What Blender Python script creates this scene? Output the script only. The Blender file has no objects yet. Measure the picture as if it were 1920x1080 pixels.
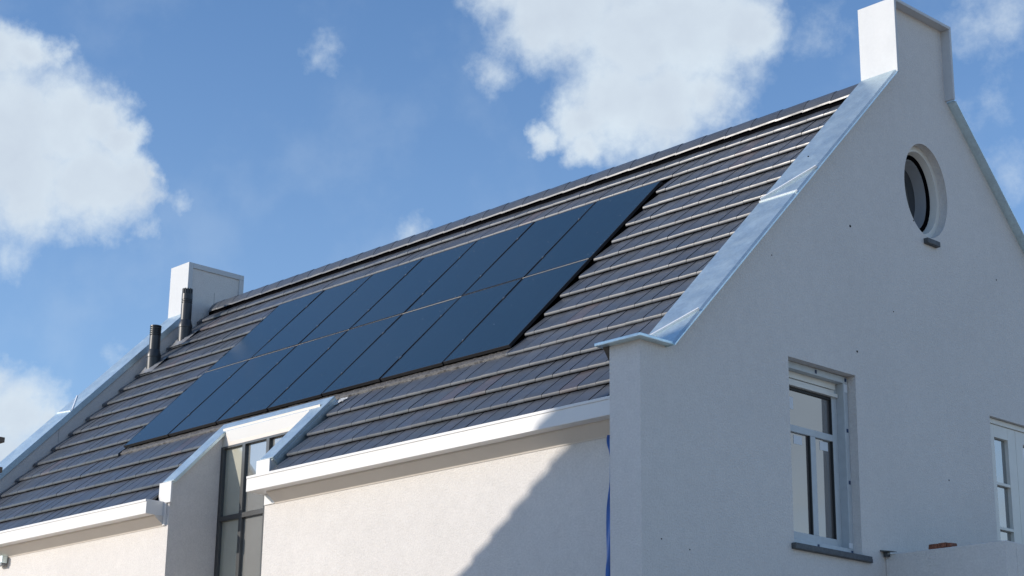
import bpy, bmesh, math, random
from mathutils import Vector, Matrix
from mathutils.geometry import tessellate_polygon
random.seed(7)
S = bpy.context.scene
COL = S.collection
ZS = 6.15                      # the drawing datum is the eaves pier; ground is 6.15 m below it

# ------------------------------------------------------------------ camera
cam = bpy.data.objects.new('camera', bpy.data.cameras.new('camera'))
COL.objects.link(cam)
yaw, pitch, roll = 0.81046, 0.295869, 0.01202
F = Vector((-math.sin(yaw)*math.cos(pitch), math.cos(yaw)*math.cos(pitch), math.sin(pitch)))
r0 = Vector((math.cos(yaw), math.sin(yaw), 0)); u0 = r0.cross(F)
rr = r0*math.cos(roll) + u0*math.sin(roll); uu = u0*math.cos(roll) - r0*math.sin(roll)
M = Matrix((rr, uu, -F)).transposed().to_4x4()
M.translation = (10.444, -11.492, -4.584 + ZS)
cam.matrix_world = M
cam.data.sensor_width = 36; cam.data.lens = 64.245
cam.data.clip_start = 0.05; cam.data.clip_end = 5000
S.camera = cam

# ------------------------------------------------------------------ sun, sky, exposure
SUN = Vector((-0.51, -0.785, 0.35)).normalized()
sl = bpy.data.lights.new('sun', 'SUN'); sl.energy = 2.9; sl.angle = math.radians(0.5); sl.color = (1.0, 0.915, 0.81)
so = bpy.data.objects.new('sun', sl); COL.objects.link(so)
so.rotation_euler = SUN.to_track_quat('Z', 'Y').to_euler(); so.location = (-10, -20, 25)
S.view_settings.view_transform = 'Standard'; S.view_settings.look = 'None'
S.view_settings.gamma = 1; S.view_settings.exposure = 0.42; S.view_settings.use_curve_mapping = False

W = bpy.data.worlds.new('World'); S.world = W; W.use_nodes = True
nt = W.node_tree; N = nt.nodes; L = nt.links
bg = N['Background']; bg.inputs[1].default_value = 0.14
sky = N.new('ShaderNodeTexSky'); sky.sky_type = 'NISHITA'; sky.sun_disc = False
sky.sun_elevation = math.asin(SUN.z); sky.sun_rotation = math.atan2(SUN.x, SUN.y)
sky.air_density = 1.0; sky.dust_density = 0.3; sky.ozone_density = 5.0
tc = N.new('ShaderNodeTexCoord')
def wmath(op, a, b=None, c=None, clamp=False):
    n = N.new('ShaderNodeMath'); n.operation = op; n.use_clamp = clamp
    for i, q in enumerate((a, b, c)):
        if q is None: continue
        if isinstance(q, (int, float)): n.inputs[i].default_value = q
        else: L.new(q, n.inputs[i])
    return n.outputs[0]
def wnoise(scale, detail, rough, vec, off=None):
    n = N.new('ShaderNodeTexNoise'); n.inputs['Scale'].default_value = scale
    n.inputs['Detail'].default_value = detail; n.inputs['Roughness'].default_value = rough
    L.new(vec, n.inputs['Vector']); return n
def wvec(op, a, b):
    n = N.new('ShaderNodeVectorMath'); n.operation = op
    for i, q in enumerate((a, b)):
        if isinstance(q, (tuple, list)): n.inputs[i].default_value = q
        else: L.new(q, n.inputs[i])
    return n
DIR = tc.outputs['Generated']
# clouds stand at fixed compass directions: centre direction, angular radius, weight
CLOUDS = [(-0.8220,0.4121,0.3931,0.0219,1.00),(-0.8148,0.4257,0.3936,0.0152,1.00),(-0.8347,0.4215,0.3544,0.0438,1.00),(-0.8166,0.4497,0.3619,0.0292,1.00),(-0.8063,0.4658,0.3646,0.0181,1.00),(-0.8025,0.4790,0.3557,0.0140,1.00),(-0.8072,0.4854,0.3358,0.0181,1.00),(-0.8168,0.4701,0.3343,0.0306,1.00),(-0.8333,0.4416,0.3326,0.0321,1.00),(-0.8432,0.4081,0.3500,0.0555,1.00),(-0.8093,0.4988,0.3104,0.0076,0.55),(-0.8001,0.4937,0.3408,0.0088,0.80),
(-0.6477,0.6295,0.4293,0.0248,0.90),(-0.6504,0.6159,0.4446,0.0263,0.90),(-0.6305,0.6449,0.4319,0.0321,1.00),(-0.6109,0.6703,0.4213,0.0379,1.00),(-0.5866,0.6905,0.4231,0.0394,1.00),(-0.5678,0.7058,0.4236,0.0228,1.00),(-0.6298,0.6733,0.3873,0.0321,1.00),(-0.6107,0.6909,0.3869,0.0321,1.00),(-0.6468,0.6638,0.3754,0.0181,1.00),(-0.6623,0.6526,0.3681,0.0099,0.80),(-0.6485,0.6697,0.3619,0.0123,0.80),(-0.5904,0.7072,0.3889,0.0233,0.80),(-0.6705,0.6229,0.4030,0.0099,0.55),(-0.5953,0.6538,0.4670,0.0700,1.00),
(-0.7282,0.5506,0.4083,0.0093,0.42),(-0.7243,0.6112,0.3190,0.0105,0.45),(-0.7953,0.5082,0.3305,0.0064,0.40),(-0.7287,0.5558,0.4001,0.0058,0.35),(-0.8616,0.4599,0.2146,0.0248,0.90),(-0.8547,0.4734,0.2129,0.0146,0.80),(-0.8700,0.4387,0.2252,0.0233,0.90),(-0.8688,0.4570,0.1909,0.0263,0.85),(-0.8749,0.4409,0.2006,0.0350,0.90),
(-0.4644,0.7831,0.4135,0.0175,0.45),(-0.4532,0.7863,0.4200,0.0175,0.42),(-0.4787,0.7936,0.3756,0.0161,0.30),(-0.4726,0.8130,0.3402,0.0233,0.30),(-0.5832,0.7288,0.3589,0.0146,0.35),(-0.8302,0.4991,0.2483,0.0088,0.35),(-0.8472,0.4405,0.2969,0.0146,0.50),(-0.5371,0.7329,0.4177,0.0175,0.28),
(0.62,0.76,0.22,0.12,0.9),(0.70,0.66,0.12,0.14,0.9),(0.45,0.86,0.10,0.15,0.9),(0.85,0.45,0.30,0.12,0.8),(0.9,-0.2,0.25,0.16,0.9)]
wa = wnoise(26, 4, 0.55, DIR); wb = wnoise(95, 6, 0.62, DIR)
def warp(v, n, amp):
    d = wvec('SUBTRACT', n.outputs['Color'], (0.5, 0.5, 0.5))
    s = N.new('ShaderNodeVectorMath'); s.operation = 'SCALE'; L.new(d.outputs[0], s.inputs[0]); s.inputs['Scale'].default_value = amp
    return wvec('ADD', v, s.outputs[0]).outputs[0]
WD = warp(warp(DIR, wa, 0.030), wb, 0.014)
field = None
for x, y, z, r, w in CLOUDS:
    d = wvec('DISTANCE', WD, (x, y, z)).outputs['Value']
    f = wmath('MULTIPLY_ADD', d, -w/(r*1.35), w) if w > 0.6 else wmath('MULTIPLY_ADD', d, -w*0.8/(r*1.7), w*0.8)
    field = f if field is None else wmath('SMOOTH_MAX', field, f, 0.10)
fine = wnoise(60, 9, 0.66, DIR).outputs['Fac']
soft = wnoise(17, 3, 0.5, DIR).outputs['Fac']
fld = wmath('ADD', field, wmath('MULTIPLY', wmath('SUBTRACT', fine, 0.5), 0.50))
def ramp(v, lo, hi):
    m = N.new('ShaderNodeMapRange'); m.interpolation_type = 'SMOOTHSTEP'
    m.inputs['From Min'].default_value = lo; m.inputs['From Max'].default_value = hi
    L.new(v, m.inputs['Value']); return m.outputs['Result']
dens = wmath('POWER', ramp(fld, 0.02, 0.68), 1.0)
veil = wmath('MULTIPLY', ramp(wmath('ADD', soft, wmath('MULTIPLY', fine, 0.3)), 0.62, 0.95), 0.10)
sepd = N.new('ShaderNodeSeparateXYZ'); L.new(DIR, sepd.inputs[0])
hz = wmath('MULTIPLY', ramp(wmath('SUBTRACT', 1.0, sepd.outputs['Z']), 0.52, 0.82), 0.10)
dens = wmath('MAXIMUM', wmath('MULTIPLY', dens, 0.97), wmath('ADD', veil, hz))
sd = wvec('ADD', DIR, tuple(0.012*q for q in SUN)).outputs[0]
ra = wnoise(24, 7, 0.55, DIR).outputs['Fac']; rb = wnoise(24, 7, 0.55, sd).outputs['Fac']
relief = wmath('MULTIPLY', wmath('SUBTRACT', rb, ra), 1.1)
thick = wmath('ADD', relief, wmath('MULTIPLY', ramp(wmath('ADD', field, wmath('MULTIPLY', soft, 0.9)), 0.55, 1.35), 0.8), None, True)
lit = N.new('ShaderNodeMixRGB'); lit.inputs[1].default_value = (3.95, 4.5, 4.95, 1); lit.inputs[2].default_value = (3.25, 3.7, 4.25, 1)
L.new(thick, lit.inputs[0])
mixs = N.new('ShaderNodeMixRGB'); L.new(dens, mixs.inputs[0]); L.new(sky.outputs[0], mixs.inputs[1]); L.new(lit.outputs[0], mixs.inputs[2])
L.new(mixs.outputs[0], bg.inputs[0])
W.cycles.sampling_method = 'MANUAL'; W.cycles.sample_map_resolution = 512

# ------------------------------------------------------------------ materials
def pmat(name, col, rough=0.5, metal=0.0, spec=0.5, noise=None, bump=None, roughvar=None, coat=0.0, tint=False):
    """noise=(scale, amount[, detail]); bump=(scale, strength, distance)"""
    m = bpy.data.materials.new(name); m.use_nodes = True
    t = m.node_tree; nd = t.nodes; lk = t.links; b = nd['Principled BSDF']
    b.inputs['Base Color'].default_value = (*col, 1); b.inputs['Roughness'].default_value = rough
    b.inputs['Metallic'].default_value = metal; b.inputs['Specular IOR Level'].default_value = spec
    b.inputs['Coat Weight'].default_value = coat
    co = nd.new('ShaderNodeTexCoord').outputs['Object']
    colout = None
    if noise:
        layers = noise if isinstance(noise, list) else [noise]
        for sc, am in layers:
            n = nd.new('ShaderNodeTexNoise'); n.inputs['Scale'].default_value = sc; n.inputs['Detail'].default_value = 5; n.inputs['Roughness'].default_value = 0.6
            lk.new(co, n.inputs['Vector'])
            mr = nd.new('ShaderNodeMapRange'); mr.inputs['From Min'].default_value = 0.3; mr.inputs['From Max'].default_value = 0.7
            mr.inputs['To Min'].default_value = 1-am; mr.inputs['To Max'].default_value = 1+am; lk.new(n.outputs['Fac'], mr.inputs['Value'])
            mu = nd.new('ShaderNodeMixRGB'); mu.blend_type = 'MULTIPLY'; mu.inputs[0].default_value = 1
            if colout is None: mu.inputs[1].default_value = (*col, 1)
            else: lk.new(colout, mu.inputs[1])
            lk.new(mr.outputs[0], mu.inputs[2]); colout = mu.outputs[0]
    if tint:
        at = nd.new('ShaderNodeAttribute'); at.attribute_name = 'tint'
        mu = nd.new('ShaderNodeMixRGB'); mu.blend_type = 'MULTIPLY'; mu.inputs[0].default_value = 1
        if colout is None: mu.inputs[1].default_value = (*col, 1)
        else: lk.new(colout, mu.inputs[1])
        lk.new(at.outputs['Color'], mu.inputs[2]); colout = mu.outputs[0]
    if colout is not None: lk.new(colout, b.inputs['Base Color'])
    if bump:
        n = nd.new('ShaderNodeTexNoise'); n.inputs['Scale'].default_value = bump[0]; n.inputs['Detail'].default_value = 3; lk.new(co, n.inputs['Vector'])
        bp = nd.new('ShaderNodeBump'); bp.inputs['Strength'].default_value = bump[1]; bp.inputs['Distance'].default_value = bump[2]
        lk.new(n.outputs['Fac'], bp.inputs['Height']); lk.new(bp.outputs[0], b.inputs['Normal'])
    if roughvar:
        n = nd.new('ShaderNodeTexNoise'); n.inputs['Scale'].default_value = roughvar[0]; n.inputs['Detail'].default_value = 6; lk.new(co, n.inputs['Vector'])
        mr = nd.new('ShaderNodeMapRange'); mr.inputs['From Min'].default_value = 0.3; mr.inputs['From Max'].default_value = 0.7
        mr.inputs['To Min'].default_value = rough-roughvar[1]; mr.inputs['To Max'].default_value = rough+roughvar[1]
        lk.new(n.outputs['Fac'], mr.inputs['Value']); lk.new(mr.outputs[0], b.inputs['Roughness'])
    return m
PLASTER = pmat('plaster', (0.69, 0.661, 0.63), 0.9, spec=0.2, noise=[(0.7, 0.03), (9, 0.03), (48, 0.07)], bump=(60, 0.7, 0.010))
ZINC = pmat('zinc', (0.66, 0.775, 0.80), 0.43, metal=0.88, noise=[(3.5, 0.07), (28, 0.07)], roughvar=(6, 0.05), bump=(2.0, 0.10, 0.004))
ZINCW = pmat('pale_zinc', (0.57, 0.585, 0.595), 0.55, spec=0.35, noise=[(3, 0.02), (22, 0.025)], roughvar=(2.5, 0.04))
WHITE = pmat('white_aluminium', (0.74, 0.73, 0.71), 0.42, noise=(2.5, 0.02))
CREAM = pmat('cornice_paint', (0.70, 0.645, 0.575), 0.5, noise=(4, 0.03))
TILE = pmat('roof_tile', (0.064, 0.071, 0.084), 0.36, spec=0.6, noise=[(6, 0.12), (60, 0.08)], roughvar=(5, 0.09), bump=(140, 0.12, 0.003), tint=True)
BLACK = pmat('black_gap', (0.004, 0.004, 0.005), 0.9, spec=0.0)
LEAD = pmat('lead_apron', (0.078, 0.075, 0.074), 0.6, noise=[(14, 0.25), (60, 0.25)], bump=(30, 0.9, 0.02))
FRAMEBLK = pmat('panel_frame', (0.018, 0.018, 0.02), 0.38)
DARKFR = pmat('dark_frame', (0.045, 0.048, 0.05), 0.30, spec=0.7)
PIPE = pmat('pipe_plastic', (0.032, 0.034, 0.036), 0.38, noise=(12, 0.12))
FRAMEW = pmat('window_frame_paint', (0.50, 0.54, 0.56), 0.45, noise=[(12, 0.06)])
FRAMEC = pmat('cream_frame_paint', (0.74, 0.72, 0.66), 0.42, noise=(6, 0.03))
FRAMEG = pmat('grey_frame', (0.24, 0.25, 0.26), 0.5)
STONE = pmat('bluestone', (0.085, 0.09, 0.095), 0.6, noise=[(20, 0.25), (90, 0.2)], bump=(60, 0.4, 0.01))
GASKET = pmat('rubber_gasket', (0.02, 0.021, 0.022), 0.6)
STICK = pmat('paper_label', (0.72, 0.75, 0.78), 0.6)
CLIP = pmat('blue_clip', (0.015, 0.04, 0.11), 0.5)
STEEL = pmat('steel', (0.62, 0.62, 0.60), 0.32, metal=0.9)
BRIGHT = pmat('sunlit_seam', (0.86, 0.87, 0.88), 0.45, metal=0.3)  # coping seams whitened so their sun glint sits in the base colour
FILM = pmat('blue_film', (0.010, 0.105, 0.40), 0.35, spec=0.6, noise=(7, 0.2))
BRICK = pmat('brick', (0.22, 0.085, 0.05), 0.85, noise=[(28, 0.5), (90, 0.2)], bump=(50, 0.8, 0.01))
TIMBER = pmat('scaffold_timber', (0.16, 0.12, 0.09), 0.8, noise=(18, 0.25))
GROUND = pmat('ground', (0.43, 0.335, 0.245), 0.95, noise=[(0.4, 0.2), (5, 0.15)], bump=(8, 0.5, 0.02))
def glassmat(name, col, refl=0.25, rough=0.03):
    m = pmat(name, col, 0.6, noise=(1.2, 0.12)); t = m.node_tree; b = t.nodes['Principled BSDF']
    g = t.nodes.new('ShaderNodeBsdfGlossy'); g.inputs['Roughness'].default_value = rough; g.inputs['Color'].default_value = (0.92, 0.95, 0.96, 1)
    fr = t.nodes.new('ShaderNodeFresnel'); fr.inputs['IOR'].default_value = 1.5
    ad = t.nodes.new('ShaderNodeMath'); ad.operation = 'MULTIPLY_ADD'; ad.use_clamp = True
    ad.inputs[1].default_value = 1.0; ad.inputs[2].default_value = refl; t.links.new(fr.outputs[0], ad.inputs[0])
    mx = t.nodes.new('ShaderNodeMixShader'); t.links.new(ad.outputs[0], mx.inputs[0]); t.links.new(b.outputs[0], mx.inputs[1]); t.links.new(g.outputs[0], mx.inputs[2])
    t.links.new(mx.outputs[0], t.nodes['Material Output'].inputs[0]); return m
GLASS = glassmat('window_glass', (0.105, 0.094, 0.088), 0.22)
GLASSS = glassmat('sky_glass', (0.05, 0.055, 0.06), 0.32)
GLASSD = glassmat('dark_glass', (0.010, 0.010, 0.012), 0.0)
GLASSB = glassmat('beige_glass', (0.42, 0.415, 0.33), 0.12)  # leftmost stair pane, paler beige base than the other panes
GLASSG = glassmat('stair_glass', (0.17, 0.172, 0.16), 0.24)
def panelmat():
    m = bpy.data.materials.new('solar_glass'); m.use_nodes = True; t = m.node_tree; nd = t.nodes; lk = t.links; b = nd['Principled BSDF']
    co = nd.new('ShaderNodeTexCoord').outputs['Object']
    sp = nd.new('ShaderNodeSeparateXYZ'); lk.new(co, sp.inputs[0])
    def mt(op, a, bb=None):
        n = nd.new('ShaderNodeMath'); n.operation = op
        for i, q in enumerate((a, bb)):
            if q is None: continue
            if isinstance(q, (int, float)): n.inputs[i].default_value = q
            else: lk.new(q, n.inputs[i])
        return n.outputs[0]
    def line(ax, period, width):
        f = mt('FRACT', mt('DIVIDE', mt('ADD', sp.outputs[ax], 50*period), period))
        return mt('LESS_THAN', f, width/period)
    fine = line(0, 0.0172, 0.0035); cell = mt('MAXIMUM', line(0, 0.172, 0.004), line(1, 0.0865, 0.003))
    v = nd.new('ShaderNodeTexVoronoi'); v.inputs['Scale'].default_value = 13; v.inputs['Randomness'].default_value = 1; lk.new(co, v.inputs['Vector'])
    oi = nd.new('ShaderNodeObjectInfo')
    vs = nd.new('ShaderNodeTexNoise'); vs.inputs['Scale'].default_value = 3.2; lk.new(co, vs.inputs['Vector'])
    va = nd.new('ShaderNodeVectorMath'); va.operation = 'ADD'; lk.new(co, va.inputs[0]); lk.new(oi.outputs['Random'], va.inputs[1]); lk.new(va.outputs[0], v.inputs['Vector'])
    sepc = nd.new('ShaderNodeSeparateColor'); lk.new(v.outputs['Color'], sepc.inputs[0])
    dot = mt('MULTIPLY', mt('LESS_THAN', v.outputs['Distance'], 0.06), mt('GREATER_THAN', mt('ADD', sepc.outputs[0], mt('MULTIPLY', vs.outputs['Fac'], 0.6)), 1.065))
    c1 = nd.new('ShaderNodeMixRGB'); c1.inputs[1].default_value = (0.004, 0.018, 0.031, 1); c1.inputs[2].default_value = (0.016, 0.034, 0.048, 1); lk.new(fine, c1.inputs[0])
    c2 = nd.new('ShaderNodeMixRGB'); c2.inputs[2].default_value = (0.003, 0.004, 0.007, 1); lk.new(c1.outputs[0], c2.inputs[1]); lk.new(cell, c2.inputs[0])
    c3 = nd.new('ShaderNodeMixRGB'); c3.inputs[2].default_value = (0.33, 0.36, 0.38, 1); lk.new(c2.outputs[0], c3.inputs[1]); lk.new(dot, c3.inputs[0])
    lk.new(c3.outputs[0], b.inputs['Base Color'])
    n2 = nd.new('ShaderNodeTexNoise'); n2.inputs['Scale'].default_value = 2.3; n2.inputs['Detail'].default_value = 4; lk.new(va.outputs[0], n2.inputs['Vector'])
    mr = nd.new('ShaderNodeMapRange'); mr.inputs['To Min'].default_value = 0.07; mr.inputs['To Max'].default_value = 0.2; lk.new(n2.outputs['Fac'], mr.inputs['Value'])
    ro = nd.new('ShaderNodeMath'); ro.operation = 'MAXIMUM'; lk.new(mr.outputs[0], ro.inputs[0]); lk.new(mt('MULTIPLY', dot, 0.8), ro.inputs[1])
    lk.new(ro.outputs[0], b.inputs['Roughness']); b.inputs['IOR'].default_value = 1.62
    return m
SOLAR = panelmat()

# ------------------------------------------------------------------ geometry helpers
def setp(o, label=None, cat=None, group=None, kind=None):
    if label: o['label'] = label
    if cat: o['category'] = cat
    if group: o['group'] = group
    if kind: o['kind'] = kind
    return o
def empty(name, loc, label=None, cat=None, group=None, rot=None):
    o = bpy.data.objects.new(name, None); COL.objects.link(o); o.location = (loc[0], loc[1], loc[2]+ZS); o.empty_display_size = 0.2
    if rot: o.rotation_euler = rot
    return setp(o, label, cat, group)
class MB:
    def __init__(s): s.v = []; s.f = []; s.t = []
    def add(s, vs, fs, tint=(1, 1, 1)):
        k = len(s.v); s.v += [tuple(q) for q in vs]
        for f in fs: s.f.append(tuple(k+i for i in f)); s.t.append(tint)
        return s
    def hexa(s, p, tint=(1, 1, 1)):
        return s.add(p, [(3, 2, 1, 0), (4, 5, 6, 7), (0, 1, 5, 4), (1, 2, 6, 5), (2, 3, 7, 6), (3, 0, 4, 7)], tint)
    def box(s, x0, x1, y0, y1, z0, z1):
        return s.hexa([(x0, y0, z0), (x1, y0, z0), (x1, y1, z0), (x0, y1, z0), (x0, y0, z1), (x1, y0, z1), (x1, y1, z1), (x0, y1, z1)])
    def rbox(s, x0, x1, t0, t1, h0, h1):       # box lying in the roof slope
        return s.hexa([rp(x0, t0, h0), rp(x1, t0, h0), rp(x1, t1, h0), rp(x0, t1, h0), rp(x0, t0, h1), rp(x1, t0, h1), rp(x1, t1, h1), rp(x0, t1, h1)])
    def prism_x(s, poly, x0, x1, tint=(1, 1, 1)):   # polygon in (y, z) pushed along x
        n = len(poly); vs = [(x0, y, z) for y, z in poly] + [(x1, y, z) for y, z in poly]
        return s.add(vs, [tuple(range(n)), tuple(range(2*n-1, n-1, -1))] + [(i, (i+1) % n, n+(i+1) % n, n+i) for i in range(n)], tint)
    def holed_x(s, outer, holes, x0, x1):      # wall polygon in (y, z) with openings
        loops = [outer] + holes
        tri = tessellate_polygon([[Vector((y, z, 0)) for y, z in lp] for lp in loops])
        flat = [q for lp in loops for q in lp]; n = len(flat)
        vs = [(x0, y, z) for y, z in flat] + [(x1, y, z) for y, z in flat]
        fs = [tuple(t) for t in tri] + [tuple(n+i for i in reversed(t)) for t in tri]
        k = 0
        for lp in loops:
            for i in range(len(lp)):
                a, b = k+i, k+(i+1) % len(lp); fs.append((a, b, n+b, n+a))
            k += len(lp)
        return s.add(vs, fs)
    def lathe(s, prof, c, n=28, cap=True):     # profile of (radius, z) about a vertical axis
        vs = []; fs = []
        for r, z in prof:
            for i in range(n):
                a = 2*math.pi*i/n; vs.append((c[0]+r*math.cos(a), c[1]+r*math.sin(a), c[2]+z))
        for j in range(len(prof)-1):
            for i in range(n): fs.append((j*n+i, j*n+(i+1) % n, (j+1)*n+(i+1) % n, (j+1)*n+i))
        if cap: fs += [tuple(range(n-1, -1, -1)), tuple((len(prof)-1)*n+i for i in range(n))]
        return s.add(vs, fs)
    def tube(s, a, b, r, n=14):
        a = Vector(a); b = Vector(b); d = (b-a).normalized(); q = d.orthogonal().normalized(); w = d.cross(q)
        vs = [tuple(p + r*(q*math.cos(2*math.pi*i/n) + w*math.sin(2*math.pi*i/n))) for p in (a, b) for i in range(n)]
        return s.add(vs, [(i, (i+1) % n, n+(i+1) % n, n+i) for i in range(n)] + [tuple(range(n-1, -1, -1)), tuple(range(n, 2*n))])
    def ring_x(s, c, rin, rout, x0, x1, n=72):  # oval ring about an x axis; rin/rout=(ry, rz) pairs at x0 and x1
        vs = []
        for (ry, rz), x in ((rout[0], x0), (rin[0], x0), (rout[1], x1), (rin[1], x1)):
            for i in range(n):
                a = 2*math.pi*i/n; vs.append((x, c[0]+ry*math.cos(a), c[1]+rz*math.sin(a)))
        fs = []
        for i in range(n):
            j = (i+1) % n
            fs += [(i, j, n+j, n+i), (2*n+i, 3*n+i, 3*n+j, 2*n+j), (i, 2*n+i, 2*n+j, j), (n+i, n+j, 3*n+j, 3*n+i)]
        return s.add(vs, fs)
    def build(s, name, mat, parent=None, bevel=0, smooth=None, label=None, local=False, segs=2, kind=None):
        me = bpy.data.meshes.new(name)
        off = Vector((0, 0, 0)); q = parent
        if not local:
            off = Vector((0, 0, ZS))
            while q is not None: off = off - Vector(q.location); q = q.parent
        me.from_pydata([tuple(Vector(p)+off) for p in s.v], [], s.f)
        if any(t != (1, 1, 1) for t in s.t):
            at = me.attributes.new('tint', 'FLOAT_COLOR', 'FACE')
            for i, t in enumerate(s.t): at.data[i].color = (*t, 1)
        bm = bmesh.new(); bm.from_mesh(me); bmesh.ops.recalc_face_normals(bm, faces=bm.faces); bm.to_mesh(me); bm.free()
        me.materials.append(mat)
        if smooth is not None:
            for pl in me.polygons: pl.use_smooth = True
            me.set_sharp_from_angle(angle=math.radians(smooth))
        o = bpy.data.objects.new(name, me); COL.objects.link(o)
        if parent: o.parent = parent
        if bevel:
            b = o.modifiers.new('bevel', 'BEVEL'); b.width = bevel; b.segments = segs; b.limit_method = 'ANGLE'; b.angle_limit = math.radians(40)
        return setp(o, label, kind=kind)

# ------------------------------------------------------------------ measured frame of the house
m_, c_, s_ = 1.0178, 0.70084, 0.71332        # slope, cos, sin of the roof
YR, TP = 4.6002, 3.6934                       # ridge line, apex of the tile plane
T0, DT, TW = 0.4433, 0.3817, 0.2411           # first nose, course gauge, tile width
XB = -13.50                                   # inner face of the far gable
ZC, MC = -0.635, 1.0204                       # front coping line
ZCB = -0.6663                                 # far coping line
def rp(x, t, h=0.0): return (x, YR - t*c_ - h*s_, TP - t*s_ + h*c_)
def plane_z(y, o): return TP + o - m_*(YR - y)
GZ = -ZS

# ---- ground
g = MB().add([(-3000, -3000, GZ), (3000, -3000, GZ), (3000, 3000, GZ), (-3000, 3000, GZ)], [(0, 1, 2, 3)])
g.build('ground', GROUND, kind='structure')

house = empty('house', (0, 0, GZ), 'white rendered gable house with dark tiled roof, zinc copings and an oval gable window', 'house')

# ---- front gable wall with its openings
YS, YS2, ZT = 4.0476, 5.1532, 4.3506
EC, ER = (4.636, 2.275), (0.405, 0.534)
def oval(ry, rz, n=72): return [(EC[0]+ry*math.cos(2*math.pi*i/n), EC[1]+rz*math.sin(2*math.pi*i/n)) for i in range(n)]
cz = lambda y: ZC + MC*(y if y < YR else 2*YR - y) - 0.035
outer = [(0, GZ), (0, -0.315), (0.33, -0.315), (0.33, cz(0.33)), (YS+0.03, cz(YS+0.03)), (YS+0.03, ZT-0.035), (YS2-0.03, ZT-0.035),
         (YS2-0.03, cz(YS2-0.03)), (2*YR-0.33, cz(2*YR-0.33)), (2*YR-0.33, -0.315), (2*YR, -0.315), (2*YR, GZ)]
win = [(2.10, -1.866), (3.165, -1.866), (3.18, -0.065), (2.105, -0.07)]
door = [(5.61, -4.0), (7.75, -4.0), (7.75, -0.064), (5.615, -0.064)]
gw = MB().holed_x(outer, [win, oval(*ER), door], -0.368, 0.0).build('gable_wall', PLASTER, house)

# front coping: slope sheet, shoulder faces, shoulder top, far slope
cp = MB()
def slope_sheet(mb, x0, x1, y0, y1, zc, mc, th, mir=False):
    q = []
    for dz in (-th, 0):
        for x, y in ((x0, y0), (x1, y0), (x1, y1), (x0, y1)):
            q.append((x, 2*YR-y if mir else y, zc + mc*y + dz))
    mb.hexa(q)
for y1, mir in ((YS, False), (YS-0.02, True)):
    slope_sheet(cp, -0.3685, 0.080, 0.335, y1, ZC, MC, 0.035, mir)
    q = []
    for yy in (0.335, y1):
        z = ZC + MC*yy; Y = 2*YR-yy if mir else yy
        q.append([(0.0801, Y, z-0.0352), (0.106, Y, z-0.0352), (0.106, Y, z-0.026), (0.0801, Y, z-0.0005)])
    cp.hexa(q[0]+q[1])
    q = []
    for yy in (0.335, y1):
        z = ZC + MC*yy; Y = 2*YR-yy if mir else yy
        q.append([(0.1062, Y, z-0.037), (0.1136, Y, z-0.037), (0.1136, Y, z-0.021), (0.1062, Y, z-0.021)])
    cp.hexa(q[0]+q[1])
cp.build('coping', ZINC, gw)
sh = MB(); sh.box(-0.3685, 0.1136, YS, YS+0.035, ZC+MC*YS-0.03, ZT); sh.box(-0.3685, 0.1136, YS+0.0352, YS2, ZT-0.035, ZT); sh.box(-0.3685, 0.1136, YS2-0.035, YS2, ZC+MC*YS-0.03, ZT-0.0352)
sh.build('chimney_cladding', ZINCW, gw, bevel=0.004)
# folded seams of the coping
def seam(a, b, wd, ht):
    mb = MB()
    a = Vector((a[0], a[1], ZC+MC*a[1])); b = Vector((b[0], b[1], ZC+MC*b[1])); n = Vector((0, -MC, 1)).normalized(); d = (b-a).normalized(); w = n.cross(d)*wd
    mb.hexa([a-w-n*0.004, b-w-n*0.004, b+w-n*0.004, a+w-n*0.004, a-w+n*ht, b-w+n*ht, b+w+n*ht, a+w+n*ht])
    mb.build('seam', BRIGHT, gw)
seam((-0.366, 2.226), (0.105, 2.54), 0.012, 0.022); seam((-0.366, 2.20), (0.108, 2.205), 0.007, 0.012)
seam((-0.345, 0.46), (0.09, 0.705), 0.011, 0.020)
pc = MB(); pc.box(-0.47, 0.085, -0.09, 0.36, -0.318, -0.286); pc.build('pier_cap', ZINC, gw, bevel=0.006)
pb = MB(); pb.prism_x([(-0.02, -0.32), (0.10, -0.32), (0.10, -0.43), (0.06, -0.43)], -0.43, -0.37); pb.build('pier_bracket', DARKFR, gw)
# small drill marks left in the render
for y, z, r in ((3.23, 0.193, .011), (3.207, 1.516, .013), (5.944, 1.548, .008), (0.62, -2.1, .006), (4.36, 1.86, .007), (1.42, -2.9, .007), (0.25, -2.05, .006), (2.55, 2.1, .006), (1.9, 0.9, .006), (4.75, -0.9, .008), (3.9, 0.75, .006)):
    MB().tube((-0.01, y, z), (0.003, y, z), r, 10).build('drill_mark', BLACK, gw)

# ---- far gable wall with chimney shoulder
YB, YB2, ZTB = 4.0914, 5.1746, 4.3571
cb = lambda y: ZCB + MC*(y if y < YR else 2*YR - y) - 0.12
outb = [(0, GZ), (0, -0.40), (0.33, -0.40), (0.33, cb(0.33)), (YB+0.03, cb(YB+0.03)), (YB+0.03, ZTB-0.08), (YB2-0.03, ZTB-0.08), (YB2-0.03, cb(YB2-0.03)), (2*YR-0.33, cb(2*YR-0.33)), (2*YR-0.33, -0.4), (2*YR, -0.40), (2*YR, GZ)]
gb = MB().prism_x(outb, XB-0.43, XB-0.02).build('gable_wall', PLASTER, house, bevel=0.008, segs=1)
cq = MB()
slope_sheet(cq, XB-0.52, XB, 0.335, YB, ZCB, MC, 0.125); slope_sheet(cq, XB-0.52, XB, 0.335, YB, ZCB, MC, 0.092, True)
cq.build('coping', ZINC, gb, bevel=0.004)
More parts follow.
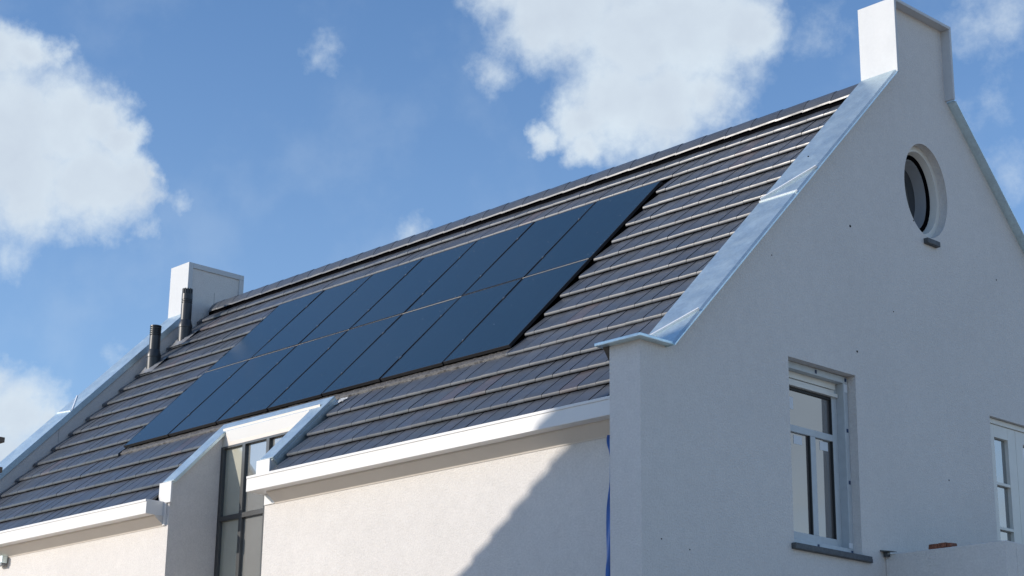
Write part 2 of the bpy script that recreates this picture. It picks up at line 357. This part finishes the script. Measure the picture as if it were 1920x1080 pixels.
c2 = MB(); c2.box(XB-0.52, XB, YB, YB+0.085, ZCB+MC*YB-0.05, ZTB); c2.box(XB-0.52, XB, YB+0.0852, YB2, ZTB-0.085, ZTB); c2.box(XB-0.52, XB, YB2-0.085, YB2, ZCB+MC*YB-0.05, ZTB-0.0852)
c2.build('chimney_cladding', ZINCW, gb, bevel=0.005)
zs_ = lambda y: ZCB+MC*y
n_ = Vector((0, -MC, 1)).normalized()
for (xa, ya), (xb, yb), wd in (((XB-0.01, 2.214), (XB-0.5, 2.56), .010), ((XB-0.01, 2.19), (XB-0.5, 2.24), .006)):
    a = Vector((xa, ya, zs_(ya))); b = Vector((xb, yb, zs_(yb))); w = n_.cross((b-a).normalized())*wd
    MB().hexa([a-w-n_*.003, b-w-n_*.003, b+w-n_*.003, a+w-n_*.003, a-w+n_*.014, b-w+n_*.014, b+w+n_*.014, a+w+n_*.014]).build('seam', BRIGHT, gb)
for yj in (2.02, 4.62):
    MB().box(XB-0.022, XB-0.0185, yj, yj+0.006, plane_z(yj, 0.0), ZCB+MC*yj-0.1).build('render_joint', FRAMEG, gb)

# ---- solar field and openings in the tiling
PX0, PWP, PH, PG, PT0 = -3.1736, 1.0802, 1.7510, 0.0254, 0.9726
PX1 = PX0 - 7*PWP + PG; PT1 = PT0 + 2*PH + PG
DX0, DX1, DTOP = -8.10, -5.90, 4.731          # stair-window cut in the roof

# ---- tiled roof
def cut(iv, a, b):
    out = []
    for x0, x1 in iv:
        if b <= x0 or a >= x1: out.append((x0, x1)); continue
        if a > x0: out.append((x0, a))
        if b < x1: out.append((b, x1))
    return out
tiles = MB()
def tile(x0, x1, ta, tb, th=0.030):
    k = random.uniform(0.88, 1.12); tn = (k, k*random.uniform(0.985, 1.015), k*random.uniform(0.98, 1.03))
    if random.random() < 0.035: tn = (k*1.35, k*1.08, k*1.0)
    j = random.uniform(-0.0015, 0.0015); sk = random.uniform(-0.0018, 0.0018); ha = -0.046
    prof = [(ta, ha), (tb-0.075, -0.0040), (tb-0.045, -0.0012), (tb-0.025, -0.0020), (tb-0.0165, -0.0040), (tb-0.002, -0.0185), (tb, -0.0225), (tb, -th), (tb-0.04, -th), (ta, ha-0.012)]
    n = len(prof); vs = []; gp = (0.0, 0.0, 0.0006, 0.0025, 0.0055, 0.0065, 0.0065, 0.0065, 0.0, 0.0)   # the side lap closes towards the nose
    for x, q, sg in ((x0, -sk, -1), (x1, sk, 1)): vs += [rp(x+sg*d, t+j*0.6, h+j+q) for (t, h), d in zip(prof, gp)]
    fs = [(i, (i+1) % n, n+(i+1) % n, n+i) for i in range(n)] + [tuple(range(n)), tuple(range(2*n-1, n-1, -1))]
    tiles.add(vs, fs, tn)
for k in range(0, 16):
    tb = T0 + DT*k; ta = tb - DT - (0.015 if k else -0.06)
    if k == 12: ta = PT1 + 0.06
    off = -1.081 + (0.1206 if k % 2 else 0.0)
    j = -4
    while True:
        x1 = off - TW*j; x0 = x1 - TW + 0.017; j += 1
        if x1 < XB: break
        iv = [(max(x0, XB+0.015), min(x1, -0.372))]
        if iv[0][1] - iv[0][0] < 0.01: continue
        if 2 <= k <= 10: iv = cut(iv, PX1-0.03, PX0+0.035)
        if k == 11: iv = cut(iv, PX1-0.02, PX0+0.02)
        if k >= 12: iv = cut(iv, DX0-0.03, DX1+0.05)
        for a, b in iv:
            if b - a > 0.02: tile(a, b, ta, tb)
roof = tiles.build('roof', TILE, house, smooth=25)
# row 11 below the panels is covered by a dressed lead apron
ul = MB()
ul.rbox(XB-0.01, -0.36, 0.05, DTOP, -0.12, -0.075); ul.rbox(XB-0.01, DX0-0.002, DTOP, 6.2, -0.12, -0.075); ul.rbox(DX1+0.002, -0.36, DTOP, 6.2, -0.12, -0.075)
ul.build('underlay', BLACK, roof)
far = MB()
far.hexa([(XB, YR, TP-.1), (-.36, YR, TP-.1), (-.36, 2*YR-.2, plane_z(.2, -.1)), (XB, 2*YR-.2, plane_z(.2, -.1)), (XB, YR+.001, TP), (-.36, YR+.001, TP), (-.36, 2*YR-.2, plane_z(.2, 0)), (XB, 2*YR-.2, plane_z(.2, 0))])
far.build('rear_slope', TILE, roof)
ap = MB(); nx = 220; rows = [(PT1-0.06, -0.035), (PT1+0.010, -0.022), (PT1+0.045, -0.016), (PT1+0.085, -0.016), (PT1+0.105, -0.024), (PT1+0.115, -0.052)]
vs = []
for t, h in rows:
    for i in range(nx+1):
        x = PX0+0.02 + (PX1-PX0-0.04)*i/nx
        vs.append(rp(x, t + random.uniform(-.006, .006)*(t > PT1+0.08), h + random.uniform(-.006, .005)))
fs = [(a*(nx+1)+i, a*(nx+1)+i+1, (a+1)*(nx+1)+i+1, (a+1)*(nx+1)+i) for a in range(len(rows)-1) for i in range(nx)]
ap.add(vs, fs); ap.build('flashing_apron', LEAD, roof, smooth=60)
pv = MB(); nn = 10; vs = []; fs = []
for a in range(nn+1):
    for b in range(nn+1):
        u = a/nn; w = b/nn
        vs.append(rp(DX1-0.01+0.13*u+0.02*math.sin(5*w), DTOP-0.06+0.16*w*(1-0.55*u)+random.uniform(-.006, .006), -0.012+0.02*math.sin(3*w)*(1-u)+random.uniform(-.007, .007)))
for a in range(nn):
    for b in range(nn): fs.append((a*(nn+1)+b, a*(nn+1)+b+1, (a+1)*(nn+1)+b+1, (a+1)*(nn+1)+b))
pv.add(vs, fs).build('flashing_patch', ZINCW, roof, smooth=60)
MB().rbox(PX1+0.01, PX0-0.01, PT0+PH+PG-0.006, PT0+PH+PG-0.001, 0.0, 0.0312).build('lit_frame_edge', CREAM, roof)  # pale strip: painted highlight along the top frame edge of the lower panels
# ridge caps
rc = MB(); gp = 0.3893
prof = [(-0.169, -0.194), (-0.168, -0.172), (-0.154, -0.140), (-0.10, -0.062), (-0.045, -0.014), (0, 0), (0.045, -0.014), (0.10, -0.062), (0.154, -0.140), (0.168, -0.172), (0.169, -0.194)]
x = -1.065 + 2*gp; i = 0
while x > XB+0.16:
    xa, xb = x - gp - 0.02, x
    xa = max(xa, XB+0.12); xbc = min(xb, -0.372)
    if xbc > xa+0.02:
        k = random.uniform(0.9, 1.1); vs = []
        for xx, up in ((xa, -0.004), (xbc, 0.003)):
            for sc, dz in ((1.0, 0.0), (0.86, -0.022)):
                vs += [(xx, YR + y*sc, 3.752 + up + z*sc + dz) for y, z in prof]
        n = len(prof); fs = []
        for q in range(n-1):
            fs += [(q, q+1, 2*n+q+1, 2*n+q), (n+q, n+q+1, 3*n+q+1, 3*n+q), (q, q+1, n+q+1, n+q), (2*n+q, 2*n+q+1, 3*n+q+1, 3*n+q)]
        fs += [(0, n, 3*n, 2*n), (n-1, 2*n-1, 4*n-1, 3*n-1)]
        rc.add(vs, fs, (k, k, k))
        if i % 3 == 0: MB().box(xbc-0.03, xbc+0.008, YR-0.170, YR-0.160, 3.752-0.190, 3.752-0.182).build('ridge_clip', FRAMEG, roof)
    x -= gp; i += 1
rc.build('ridge_cap', TILE, roof, smooth=12)
rl = MB(); rl.box(XB+0.1, -0.372, YR-0.140, YR+0.140, 3.45, 3.61); rl.build('ridge_roll', BLACK, roof)

# ---- solar panels: fourteen, each a thing of its own
SLOPE = math.atan2(s_, c_)
def make_panel():
    root = empty('solar_panel', (0, 0, 0), cat='solar panel', group='solar panels in two rows on the roof', rot=(SLOPE, 0, 0))
    w2, h2 = (PWP-PG)/2, PH/2; f = 0.011
    fr = MB()
    fr.box(-w2, w2, -h2, -h2+f, -0.035, 0.0015).box(-w2, w2, h2-f, h2, -0.035, 0.0015).box(-w2, -w2+f, -h2+f, h2-f, -0.035, 0.0015).box(w2-f, w2, -h2+f, h2-f, -0.035, 0.0015)
    fr.build('frame', FRAMEBLK, root, bevel=0.0015, local=True)
    gl = MB().box(-w2+f, w2-f, -h2+f, h2-f, -0.006, -0.0005); gl.build('glass', SOLAR, root, local=True)
    for yy in (-0.44, 0.44):
        MB().box(-w2-PG+0.003, -w2+0.006, yy-0.03, yy+0.03, -0.03, 0.006).build('clamp', FRAMEBLK, root, bevel=0.003, local=True)
        MB().box(-w2-PG*0.5-0.006, -w2-PG*0.5+0.006, yy-0.006, yy+0.006, 0.0055, 0.011).build('clamp_bolt', STEEL, root, local=True)
    return root
proto = make_panel()
ordn = ['first', 'second', 'third', 'fourth', 'fifth', 'sixth', 'seventh']
kids = list(proto.children); first = True
for row in range(2):
    for i in range(7):
        if first: o = proto; first = False
        else:
            o = proto.copy(); COL.objects.link(o)
            for ch in kids:
                q = ch.copy(); COL.objects.link(q); q.parent = o
        p = rp(PX0 - PWP*i - (PWP-PG)/2, PT0 + PH/2 + (PH+PG)*row, 0.03)
        o.location = (p[0], p[1], p[2]+ZS)
        o.rotation_euler = (SLOPE + random.uniform(-.0035, .0035), random.uniform(-.0012, .0012), 0)
        o['label'] = 'black solar panel in the %s row, %s' % ('upper' if row == 0 else 'lower',
            'rightmost, nearest the front gable' if i == 0 else 'leftmost, nearest the vent pipes' if i == 6 else ordn[i] + ' from the front gable')
tray = MB(); tray.rbox(PX1-0.03, PX0+0.035, PT0-0.12, PT1-0.02, -0.074, -0.05)
tray.build('panel_tray', BLACK, roof)

# ---- eaves walls with the stair-window recess
YW, YG = 0.40, 1.115
ew = MB()
ew.box(XB-0.02, -8.0602, YW, 0.72, GZ, -0.80)
zt_ = lambda y: plane_z(y, 0.055)
for xa, xb in ((-8.06, -7.91), (-6.0, -5.93)):
    ew.prism_x([(YW, GZ), (1.36, GZ), (1.36, zt_(1.20)), (1.18, zt_(1.18)), (YW, zt_(YW))], xa, xb)
ew.box(-5.9298, -0.366, YW, 0.72, GZ, -0.80)
ew.build('eaves_wall', PLASTER, house)
# dormer copings lying on the roof slope
TE = 5.915
dcop = MB()
dcop.rbox(-8.10, -7.86, DTOP, TE, 0.030, 0.070); dcop.rbox(-6.15, -5.90, DTOP, TE, 0.030, 0.070)
dcop.rbox(-7.8598, -6.1502, DTOP, 4.948, 0.030, 0.0697)
dcop.rbox(-5.94, -5.9002, DTOP+0.002, TE-0.002, -0.075, 0.0295); dcop.rbox(-8.0998, -8.07, DTOP+0.002, TE-0.002, -0.075, 0.0295)
dcop.build('dormer_coping', ZINC, house, bevel=0.004)
for xa, xb in ((-8.115, -7.86), (-6.165, -5.915)):
    MB().box(xa, xb, 0.375, YW-0.0005, -0.745, -0.492).build('coping_end', WHITE, house, bevel=0.004)
hp = MB()
za, zb = 0.216, 0.028
hp.hexa([(-7.72, 1.108, zb), (-6.16, 1.108, zb), (-6.16, 1.16, zb), (-7.70, 1.16, zb), (-7.83, 1.078, za), (-6.16, 1.078, za), (-6.16, 1.16, za), (-7.84, 1.16, za)])
hp.build('head_panel', WHITE, house, bevel=0.003)
hq = MB(); hq.box(-7.908, -5.99, 1.10, 1.17, 0.03, 0.26); hq.build('head_board', CREAM, house)
# stair glazing
gz = MB(); zb0 = -4.3
xs = [-7.908, -7.435, -6.95, -6.475, -6.0]
for i, xx in enumerate(xs):
    w = 0.030; a = xx-w if i else xx; b = xx+w if i < 4 else xx
    if i == 0: b = xx+0.06
    if i == 4: a = xx-0.05
    gz.box(a, b, YG-0.03, YG+0.05, zb0, 0.026)
for z0, z1 in ((-0.004, 0.0255), (-0.895, -0.832), (-2.6, -2.53), (zb0, zb0+0.07)):
    gz.box(xs[0]+.01, xs[-1]-.01, YG-0.0285, YG+0.0485, z0, z1)
gf = gz.build('stair_window', DARKFR, house, bevel=0.004)
for i in range(4):
    pn = MB(); pn.box(xs[i]+0.02, xs[i+1]-0.02, YG+0.012, YG+0.02, zb0+.02, 0.01)
    pn.build('pane', GLASSB if i == 0 else GLASSG, gf)

# ---- gutters and cornices
def gutter(x0, x1, ends):
    y0, y1, z0, z1 = 0.14, 0.40, -0.895, -0.722
    t = 0.012
    gm = MB()
    gm.prism_x([(y0, z0), (y1, z0), (y1, z1-0.01), (y1-t, z1-0.01), (y1-t, z0+t), (y0+t, z0+t), (y0+t, z1), (y0-0.008, z1), (y0-0.008, z1-0.028), (y0, z1-0.030)], x0, x1)
    go = gm.build('gutter', WHITE, house, bevel=0.003)
    for xe, sgn in ends:
        MB().box(min(xe, xe+sgn*.004), max(xe, xe+sgn*.004), y0+.001, y1-.001, z0+.001, z1-0.002).build('end_cap', WHITE, go, bevel=0.001)
    return go
g1 = gutter(XB+0.0, -8.005, [(-8.005, 1)])
g2 = gutter(-6.0, -0.3685, [(-6.0, -1)])
def cornice(x0, x1):
    cm = MB(); cm.prism_x([(0.262, -0.8955), (0.3995, -0.8955), (0.3995, -1.018), (0.393, -1.018), (0.388, -1.006), (0.268, -0.912)], x0, x1)
    return cm.build('cornice', CREAM, house, bevel=0.002)
cornice(XB, -8.0); cornice(-5.80, -0.3685)
MB().box(-8.0, -7.955, 0.375, 0.3995, -1.012, -0.735).build('cornice_end', WHITE, house, bevel=0.002); MB().box(-5.995, -5.80, 0.385, 0.3995, -1.012, -0.8957).build('cornice_end', WHITE, house, bevel=0.002)

# ---- gable window
wf = MB(); XF = -0.095
def frame_x(mb, y0, y1, z0, z1, b, x0, x1, sides=(1, 1, 1, 1)):
    if sides[0]: mb.box(x0, x1, y0, y0+b, z0, z1)
    if sides[1]: mb.box(x0, x1, y1-b, y1, z0, z1)
    if sides[2]: mb.box(x0+.0005, x1-.0005, y0+b, y1-b, z0, z0+b)
    if sides[3]: mb.box(x0+.0005, x1-.0005, y0+b, y1-b, z1-b, z1)
frame_x(wf, 2.115, 3.172, -1.862, -0.072, 0.068, -0.20, XF)
wo = wf.build('window', FRAMEW, house, bevel=0.004)
inn = MB(); XI = -0.185
inn.box(-0.26, XI, 2.18, 2.26, -1.80, -0.14); inn.box(-0.26, XI, 3.02, 3.105, -1.80, -0.14)
inn.box(-0.26, XI-.001, 2.26, 3.02, -1.80, -1.705); inn.box(-0.26, XI-.001, 2.26, 3.02, -0.735, -0.668); inn.box(-0.26, XI-.002, 2.655, 2.74, -1.705, -0.735)
inn.build('sash', FRAMEW, wo, bevel=0.004)
bb = MB(); bb.box(-0.26, XI+0.012, 2.18, 3.075, -0.205, -0.14); bb.box(-0.26, XI+0.006, 2.18, 3.06, -0.245, -0.212); bb.box(-0.26, XI+0.03, 2.25, 3.09, -0.285, -0.248)
bb.build('blind_box', FRAMEC, wo, bevel=0.003)
bd = MB(); bd.box(-0.255, XI-0.01, 2.26, 3.02, -0.315, -0.286); bd.box(-0.255, XI-.003, 3.008, 3.022, -0.67, -0.3); bd.box(-0.255, XI-.003, 3.008, 3.022, -1.705, -0.735); bd.box(-0.255, XI-.003, 2.643, 2.657, -1.705, -0.735)
bd.build('gasket', GASKET, wo)
pn = MB(); pn.box(-0.219, -0.212, 2.25, 3.03, -1.72, -0.28); pn.build('pane', GLASS, wo)
for y0, y1, z0, z1 in ((2.42, 2.55, -0.842, -0.757), (2.835, 2.965, -0.84, -0.752), (2.36, 2.43, -0.505, -0.385)):
    MB().box(-0.2118, -0.209, y0, y1, z0, z1).build('sticker', STICK, wo)
for y, z in ((2.66, -0.105), (3.14, -0.103), (3.14, -0.62), (3.14, -1.14), (2.60, -1.83), (3.135, -1.83)):
    MB().box(XF-0.003, XF+0.006, y-0.014, y+0.014, z-0.019, z+0.019).build('fixing_clip', CLIP, wo, bevel=0.004)
MB().box(XF-.004, XF+0.0025, 3.115, 3.168, -0.23, -0.15).build('packing_strip', STICK, wo); MB().box(XF-.004, XF+0.0025, 3.09, 3.15, -1.79, -1.74).build('packing_strip', STICK, wo)
sl_ = MB(); sl_.box(-0.10, 0.05, 2.06, 3.265, -1.925, -1.868); sl_.box(-0.10, 0.03, 3.265, 3.30, -1.925, -1.885); sl_.build('sill', STONE, wo, bevel=0.006)

# ---- oval window
ov = MB()
ov.ring_x(EC, [(0.300, 0.428), (0.345, 0.472)], [(0.399, 0.528), (0.404, 0.533)], -0.24, -0.095)
oo = ov.build('oval_window', FRAMEC, house, smooth=40)
MB().ring_x(EC, [(0.275, 0.405), (0.275, 0.405)], [(0.318, 0.448), (0.318, 0.448)], -0.255, -0.165).build('gasket', BLACK, oo, smooth=40)
MB().ring_x(EC, [(0.200, 0.325), (0.262, 0.392)], [(0.28, 0.408), (0.28, 0.408)], -0.30, -0.185).build('sash', FRAMEG, oo, smooth=40)
gp_ = MB(); pts = oval(0.27, 0.39); gp_.prism_x(pts, -0.292, -0.285); gp_.build('pane', GLASSD, oo)
MB().box(-0.05, 0.055, 4.535, 4.775, 1.645, 1.705).build('sill', STONE, oo, bevel=0.008)
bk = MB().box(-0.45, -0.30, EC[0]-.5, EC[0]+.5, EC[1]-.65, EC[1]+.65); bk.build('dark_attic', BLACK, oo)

# ---- french doors behind the balcony
fd = MB(); frame_x(fd, 5.62, 7.74, -4.0, -0.068, 0.055, -0.16, -0.045)
fo = fd.build('french_door', FRAMEC, house, bevel=0.003)
for y0, y1 in ((5.679, 6.208), (6.212, 6.740), (6.744, 7.275), (7.279, 7.68)):
    lf = MB(); a, b = y0+0.10, y1-0.155
    if y0 > 6.2: a, b = y0+0.150, y1-0.10
    lf.box(-0.13, -0.0601, y0, a, -3.94, -0.126).box(-0.13, -0.0601, b, y1, -3.94, -0.126).box(-0.13, -0.061, a, b, -0.265, -0.126).box(-0.13, -0.061, a, b, -3.94, -3.6)
    for z in (-0.775, -1.262, -1.75, -2.24, -2.73, -3.2): lf.box(-0.128, -0.063, a, b, z-0.016, z+0.016)
    lo = lf.build('door_leaf', FRAMEC, fo, bevel=0.003)
    MB().box(-0.112, -0.104, a-.01, b+.01, -3.65, -0.25).build('pane', GLASSS, lo)

# ---- balcony parapet in front of the gable
bl = MB(); ZB = -1.812
bl.box(0.0015, 1.35, 3.545, 3.72, GZ, ZB); bl.box(1.1752, 1.35, 3.7202, 9.1, GZ, ZB-0.0005); bl.box(0.0015, 1.175, 3.721, 9.1, -3.9, -3.75)
bo = bl.build('balcony', PLASTER, house, bevel=0.01)
dsn = MB(); dsn.hexa([(0.0, 3.46, -1.79), (0.13, 3.50, -1.80), (0.13, 3.56, -1.80), (0.0, 3.56, -1.79), (0.0, 3.46, -1.775), (0.13, 3.50, -1.794), (0.13, 3.56, -1.794), (0.0, 3.56, -1.775)])
dsn.box(0.015, 0.06, 3.50, 3.544, -1.84, -1.79); dsn.build('drain_stub', DARKFR, bo)

# ---- remaining body of the house (rear and inside), closed so no light leaks
bd2 = MB(); bd2.box(XB, -0.37, 2*YR-0.75, 2*YR-0.42, GZ, -0.7); bd2.build('rear_wall', PLASTER, house)
ib = MB(); ib.box(XB, -0.5, 1.5, 2*YR-0.8, GZ, -0.2); ib.build('inner_core', BLACK, house)

# ------------------------------------------------------------------ things on and by the house
def pipe(name, cx, cy, top, crown, rings, label):
    zb = plane_z(cy, -0.03); o = empty('vent_pipe', (cx, cy, zb), label, 'vent pipe', 'vent pipes on the roof')
    r = 0.085; H = top - zb; zf = plane_z(cy-0.115, 0.0) - zb - 0.06; base = -0.2
    zfl = 0.26 if crown else 0.22
    body = MB(); body.lathe([(0.104, base), (0.106, zfl-0.07), (0.112, zfl-0.065), (0.113, zfl-0.035), (0.100, zfl+0.01), (r+0.003, zfl+0.055), (r, zfl+0.06), (r, H-0.25 if crown else H-0.17)], (cx, cy, zb), 36)
    body.build('body', PIPE, o, smooth=30)
    cap = MB()
    if crown:
        a = H-0.25; prof = []
        for q in range(3): prof += [(r, a), (r*0.90, a+0.004), (r*0.90, a+0.016), (r+0.002, a+0.020), (r+0.002, a+0.026)]; a += 0.026
        prof += [(r+0.002, a), (r+0.001, H-0.085), (r*0.80, H-0.08), (r*0.80, H-0.006), (r*0.6, H)]
        cap.lathe(prof, (cx, cy, zb), 36)
        for i in range(12):
            an = 2*math.pi*i/12; q = Vector((math.cos(an), math.sin(an), 0)); w = Vector((-q.y, q.x, 0))*0.011; b = Vector((cx, cy, zb))
            p0 = b+q*(r*0.78); p1 = b+q*(r*0.97)
            cap.hexa([p0-w+Vector((0, 0, H-.082)), p1-w+Vector((0, 0, H-.082)), p1+w+Vector((0, 0, H-.082)), p0+w+Vector((0, 0, H-.082)), p0-w+Vector((0, 0, H+.004)), p1-w+Vector((0, 0, H+.004)), p1+w+Vector((0, 0, H+.004)), p0+w+Vector((0, 0, H+.004))])
    else:
        a = H-0.17; prof = []
        for q in range(5): prof += [(r, a), (r*0.86, a+0.004), (r*0.86, a+0.014), (r+0.004, a+0.018), (r+0.004, a+0.030)]; a += 0.032
        prof += [(r+0.003, H-0.004), (r*0.92, H)]
        cap.lathe(prof, (cx, cy, zb), 36)
    cap.build('cowl', PIPE, o, smooth=30)
    t0 = (YR-cy)/c_
    fl = MB(); nn = 14; vs = []; fs = []
    for a in range(nn+1):
        for b in range(nn+1):
            u = a/nn*2-1; w = b/nn*2-1; d = math.hypot(u, w)
            h = 0.055*max(0, 1-d*1.1) - 0.002 - 0.03*max(0, abs(u)-.8) + random.uniform(-.004, .004)
            vs.append(rp(cx-0.03+u*0.21, t0+0.02+w*0.19, h+0.006))
    for a in range(nn):
        for b in range(nn): fs.append((a*(nn+1)+b, a*(nn+1)+b+1, (a+1)*(nn+1)+b+1, (a+1)*(nn+1)+b))
    fl.add(vs, fs); fl.build('lead_flashing', LEADP, o, smooth=50)
    return o
LEADP = pmat('pipe_flashing', (0.33, 0.33, 0.33), 0.4, metal=0.5, noise=(10, 0.2))
pipe('vent_pipe', -13.20, 3.90, 3.785, True, 3, 'taller dark grey vent pipe with notched crown, in front of the far chimney')
pipe('vent_pipe', -13.20, 3.365, 3.075, False, 5, 'shorter dark grey vent pipe with ringed top, lower down beside the far coping')

bf = MB()                                     # twisted strip of blue film hanging in the corner
path = [(-0.436, -1.10, .014), (-0.443, -1.14, .018), (-0.437, -1.19, .022), (-0.424, -1.25, .016), (-0.421, -1.35, .012), (-0.419, -1.45, .010), (-0.418, -1.54, .012), (-0.424, -1.62, .018), (-0.432, -1.72, .028), (-0.440, -1.80, .036), (-0.446, -1.95, .042), (-0.447, -2.10, .044), (-0.444, -2.20, .040), (-0.436, -2.28, .036), (-0.426, -2.40, .040), (-0.42, -2.8, .04), (-0.42, -3.4, .04)]
vs = []; fs = []
sec = 5
for i, (x, z, w) in enumerate(path):
    for k in range(sec):
        u = k/(sec-1)*2-1
        w2_ = w*0.8
        vs.append((x+u*w2_, 0.06 + 0.012*math.sin(2.2*u+i*0.9) + (0.02 if i > 12 else 0)*u, z+0.004*random.uniform(-1, 1)))
for i in range(len(path)-1):
    for k in range(sec-1): fs.append((i*sec+k, i*sec+k+1, (i+1)*sec+k+1, (i+1)*sec+k))
bf.add(vs, fs)
bfo = bf.build('plastic_strip', FILM, None, smooth=70)
md = bfo.modifiers.new('thick', 'SOLIDIFY'); md.thickness = 0.002
md = bfo.modifiers.new('sub', 'SUBSURF'); md.levels = 2; md.render_levels = 2
setp(bfo, 'blue plastic strip hanging in the corner beside the front pier', 'plastic strip')

br = MB()
for i, (x0, x1, dz) in enumerate(((0.496, 0.60, 0.0), (0.602, 0.70, 0.002), (0.701, 0.762, -0.006))):
    br.hexa([(x0, 3.548, ZB+.0005), (x1, 3.548, ZB+.0005), (x1, 3.65, ZB+.0005), (x0, 3.65, ZB+.0005), (x0+.004, 3.552, ZB+0.048+dz), (x1-.004-.02*(i == 2), 3.552, ZB+0.048+dz), (x1-.004, 3.648, ZB+0.05+dz), (x0+.004, 3.648, ZB+0.05+dz)])
bro = br.build('brick', BRICK, None, bevel=0.006); setp(bro, 'loose reddish brown brick lying on the balcony parapet', 'brick')

lp = empty('wall_lamp', (-11.75, YW, -1.12), 'small grey box lamp on the eaves wall at the left edge', 'wall lamp')
MB().box(-11.86, -11.665, 0.30, 0.385, -1.095, -1.0).build('housing', ZINC, lp, bevel=0.008)
MB().box(-11.84, -11.685, 0.31, 0.38, -1.125, -1.096).build('lens', FRAMEG, lp)
MB().box(-11.80, -11.72, 0.385, YW-.0005, -1.08, -1.02).build('bracket', DARKFR, lp)

sc = empty('scaffold', (-2.9, -5, GZ), 'timber boards on a steel scaffold, only their ends showing at the left edge', 'scaffold')
for z0, z1, x1 in ((-1.757, -1.718, -1.85), (-1.985, -1.944, -1.842)):
    MB().box(-4.0, x1, -5.16, -5.0, z0, z1).build('guard_board', TIMBER, sc, bevel=0.003)
for xx in (-2.15, -3.85):
    MB().tube((xx, -5.16, GZ), (xx, -5.16, -1.2), 0.024).build('standard', STEEL, sc, smooth=40)
MB().tube((-4.0, -5.06, -1.835), (-1.889, -5.06, -1.835), 0.025).build('ledger', FRAMEG, sc, smooth=40)

# ---- house across the way, outside the picture: its stepped roof edge throws the shadow on the eaves wall
nb = empty('neighbour_house', (-5, -9.2, GZ), 'white gabled house with stepped tile edge across the way, outside the picture', 'house')
k_ = -0.927; ya, za_ = -9.19, 3.28
zl = lambda y: za_ + k_*(y-ya)
rdg = -11.2; ev = -5.75
MB().prism_x([(ev-.35, GZ), (ev-.35, zl(ev-.35)-.2), (rdg, zl(rdg)-.2), (2*rdg-ev+.35, zl(ev-.35)-.2), (2*rdg-ev+.35, GZ)], -7.4, -4.1).build('wall', PLASTER, nb)
nr = MB(); y = rdg
while y < ev:
    y2 = min(y+0.40, ev); nr.prism_x([(y, zl(y)-0.16), (y2+.015, zl(y2)-0.12), (y2+.015, zl(y2)+0.022), (y, zl(y)-0.015)], -7.5, -4.0); y += 0.40
nr.prism_x([(rdg, zl(rdg)-.15), (rdg, zl(rdg)), (2*rdg-ev, zl(ev)), (2*rdg-ev, zl(ev)-.15)], -7.5, -4.0)
nr.build('roof', TILE, nb)
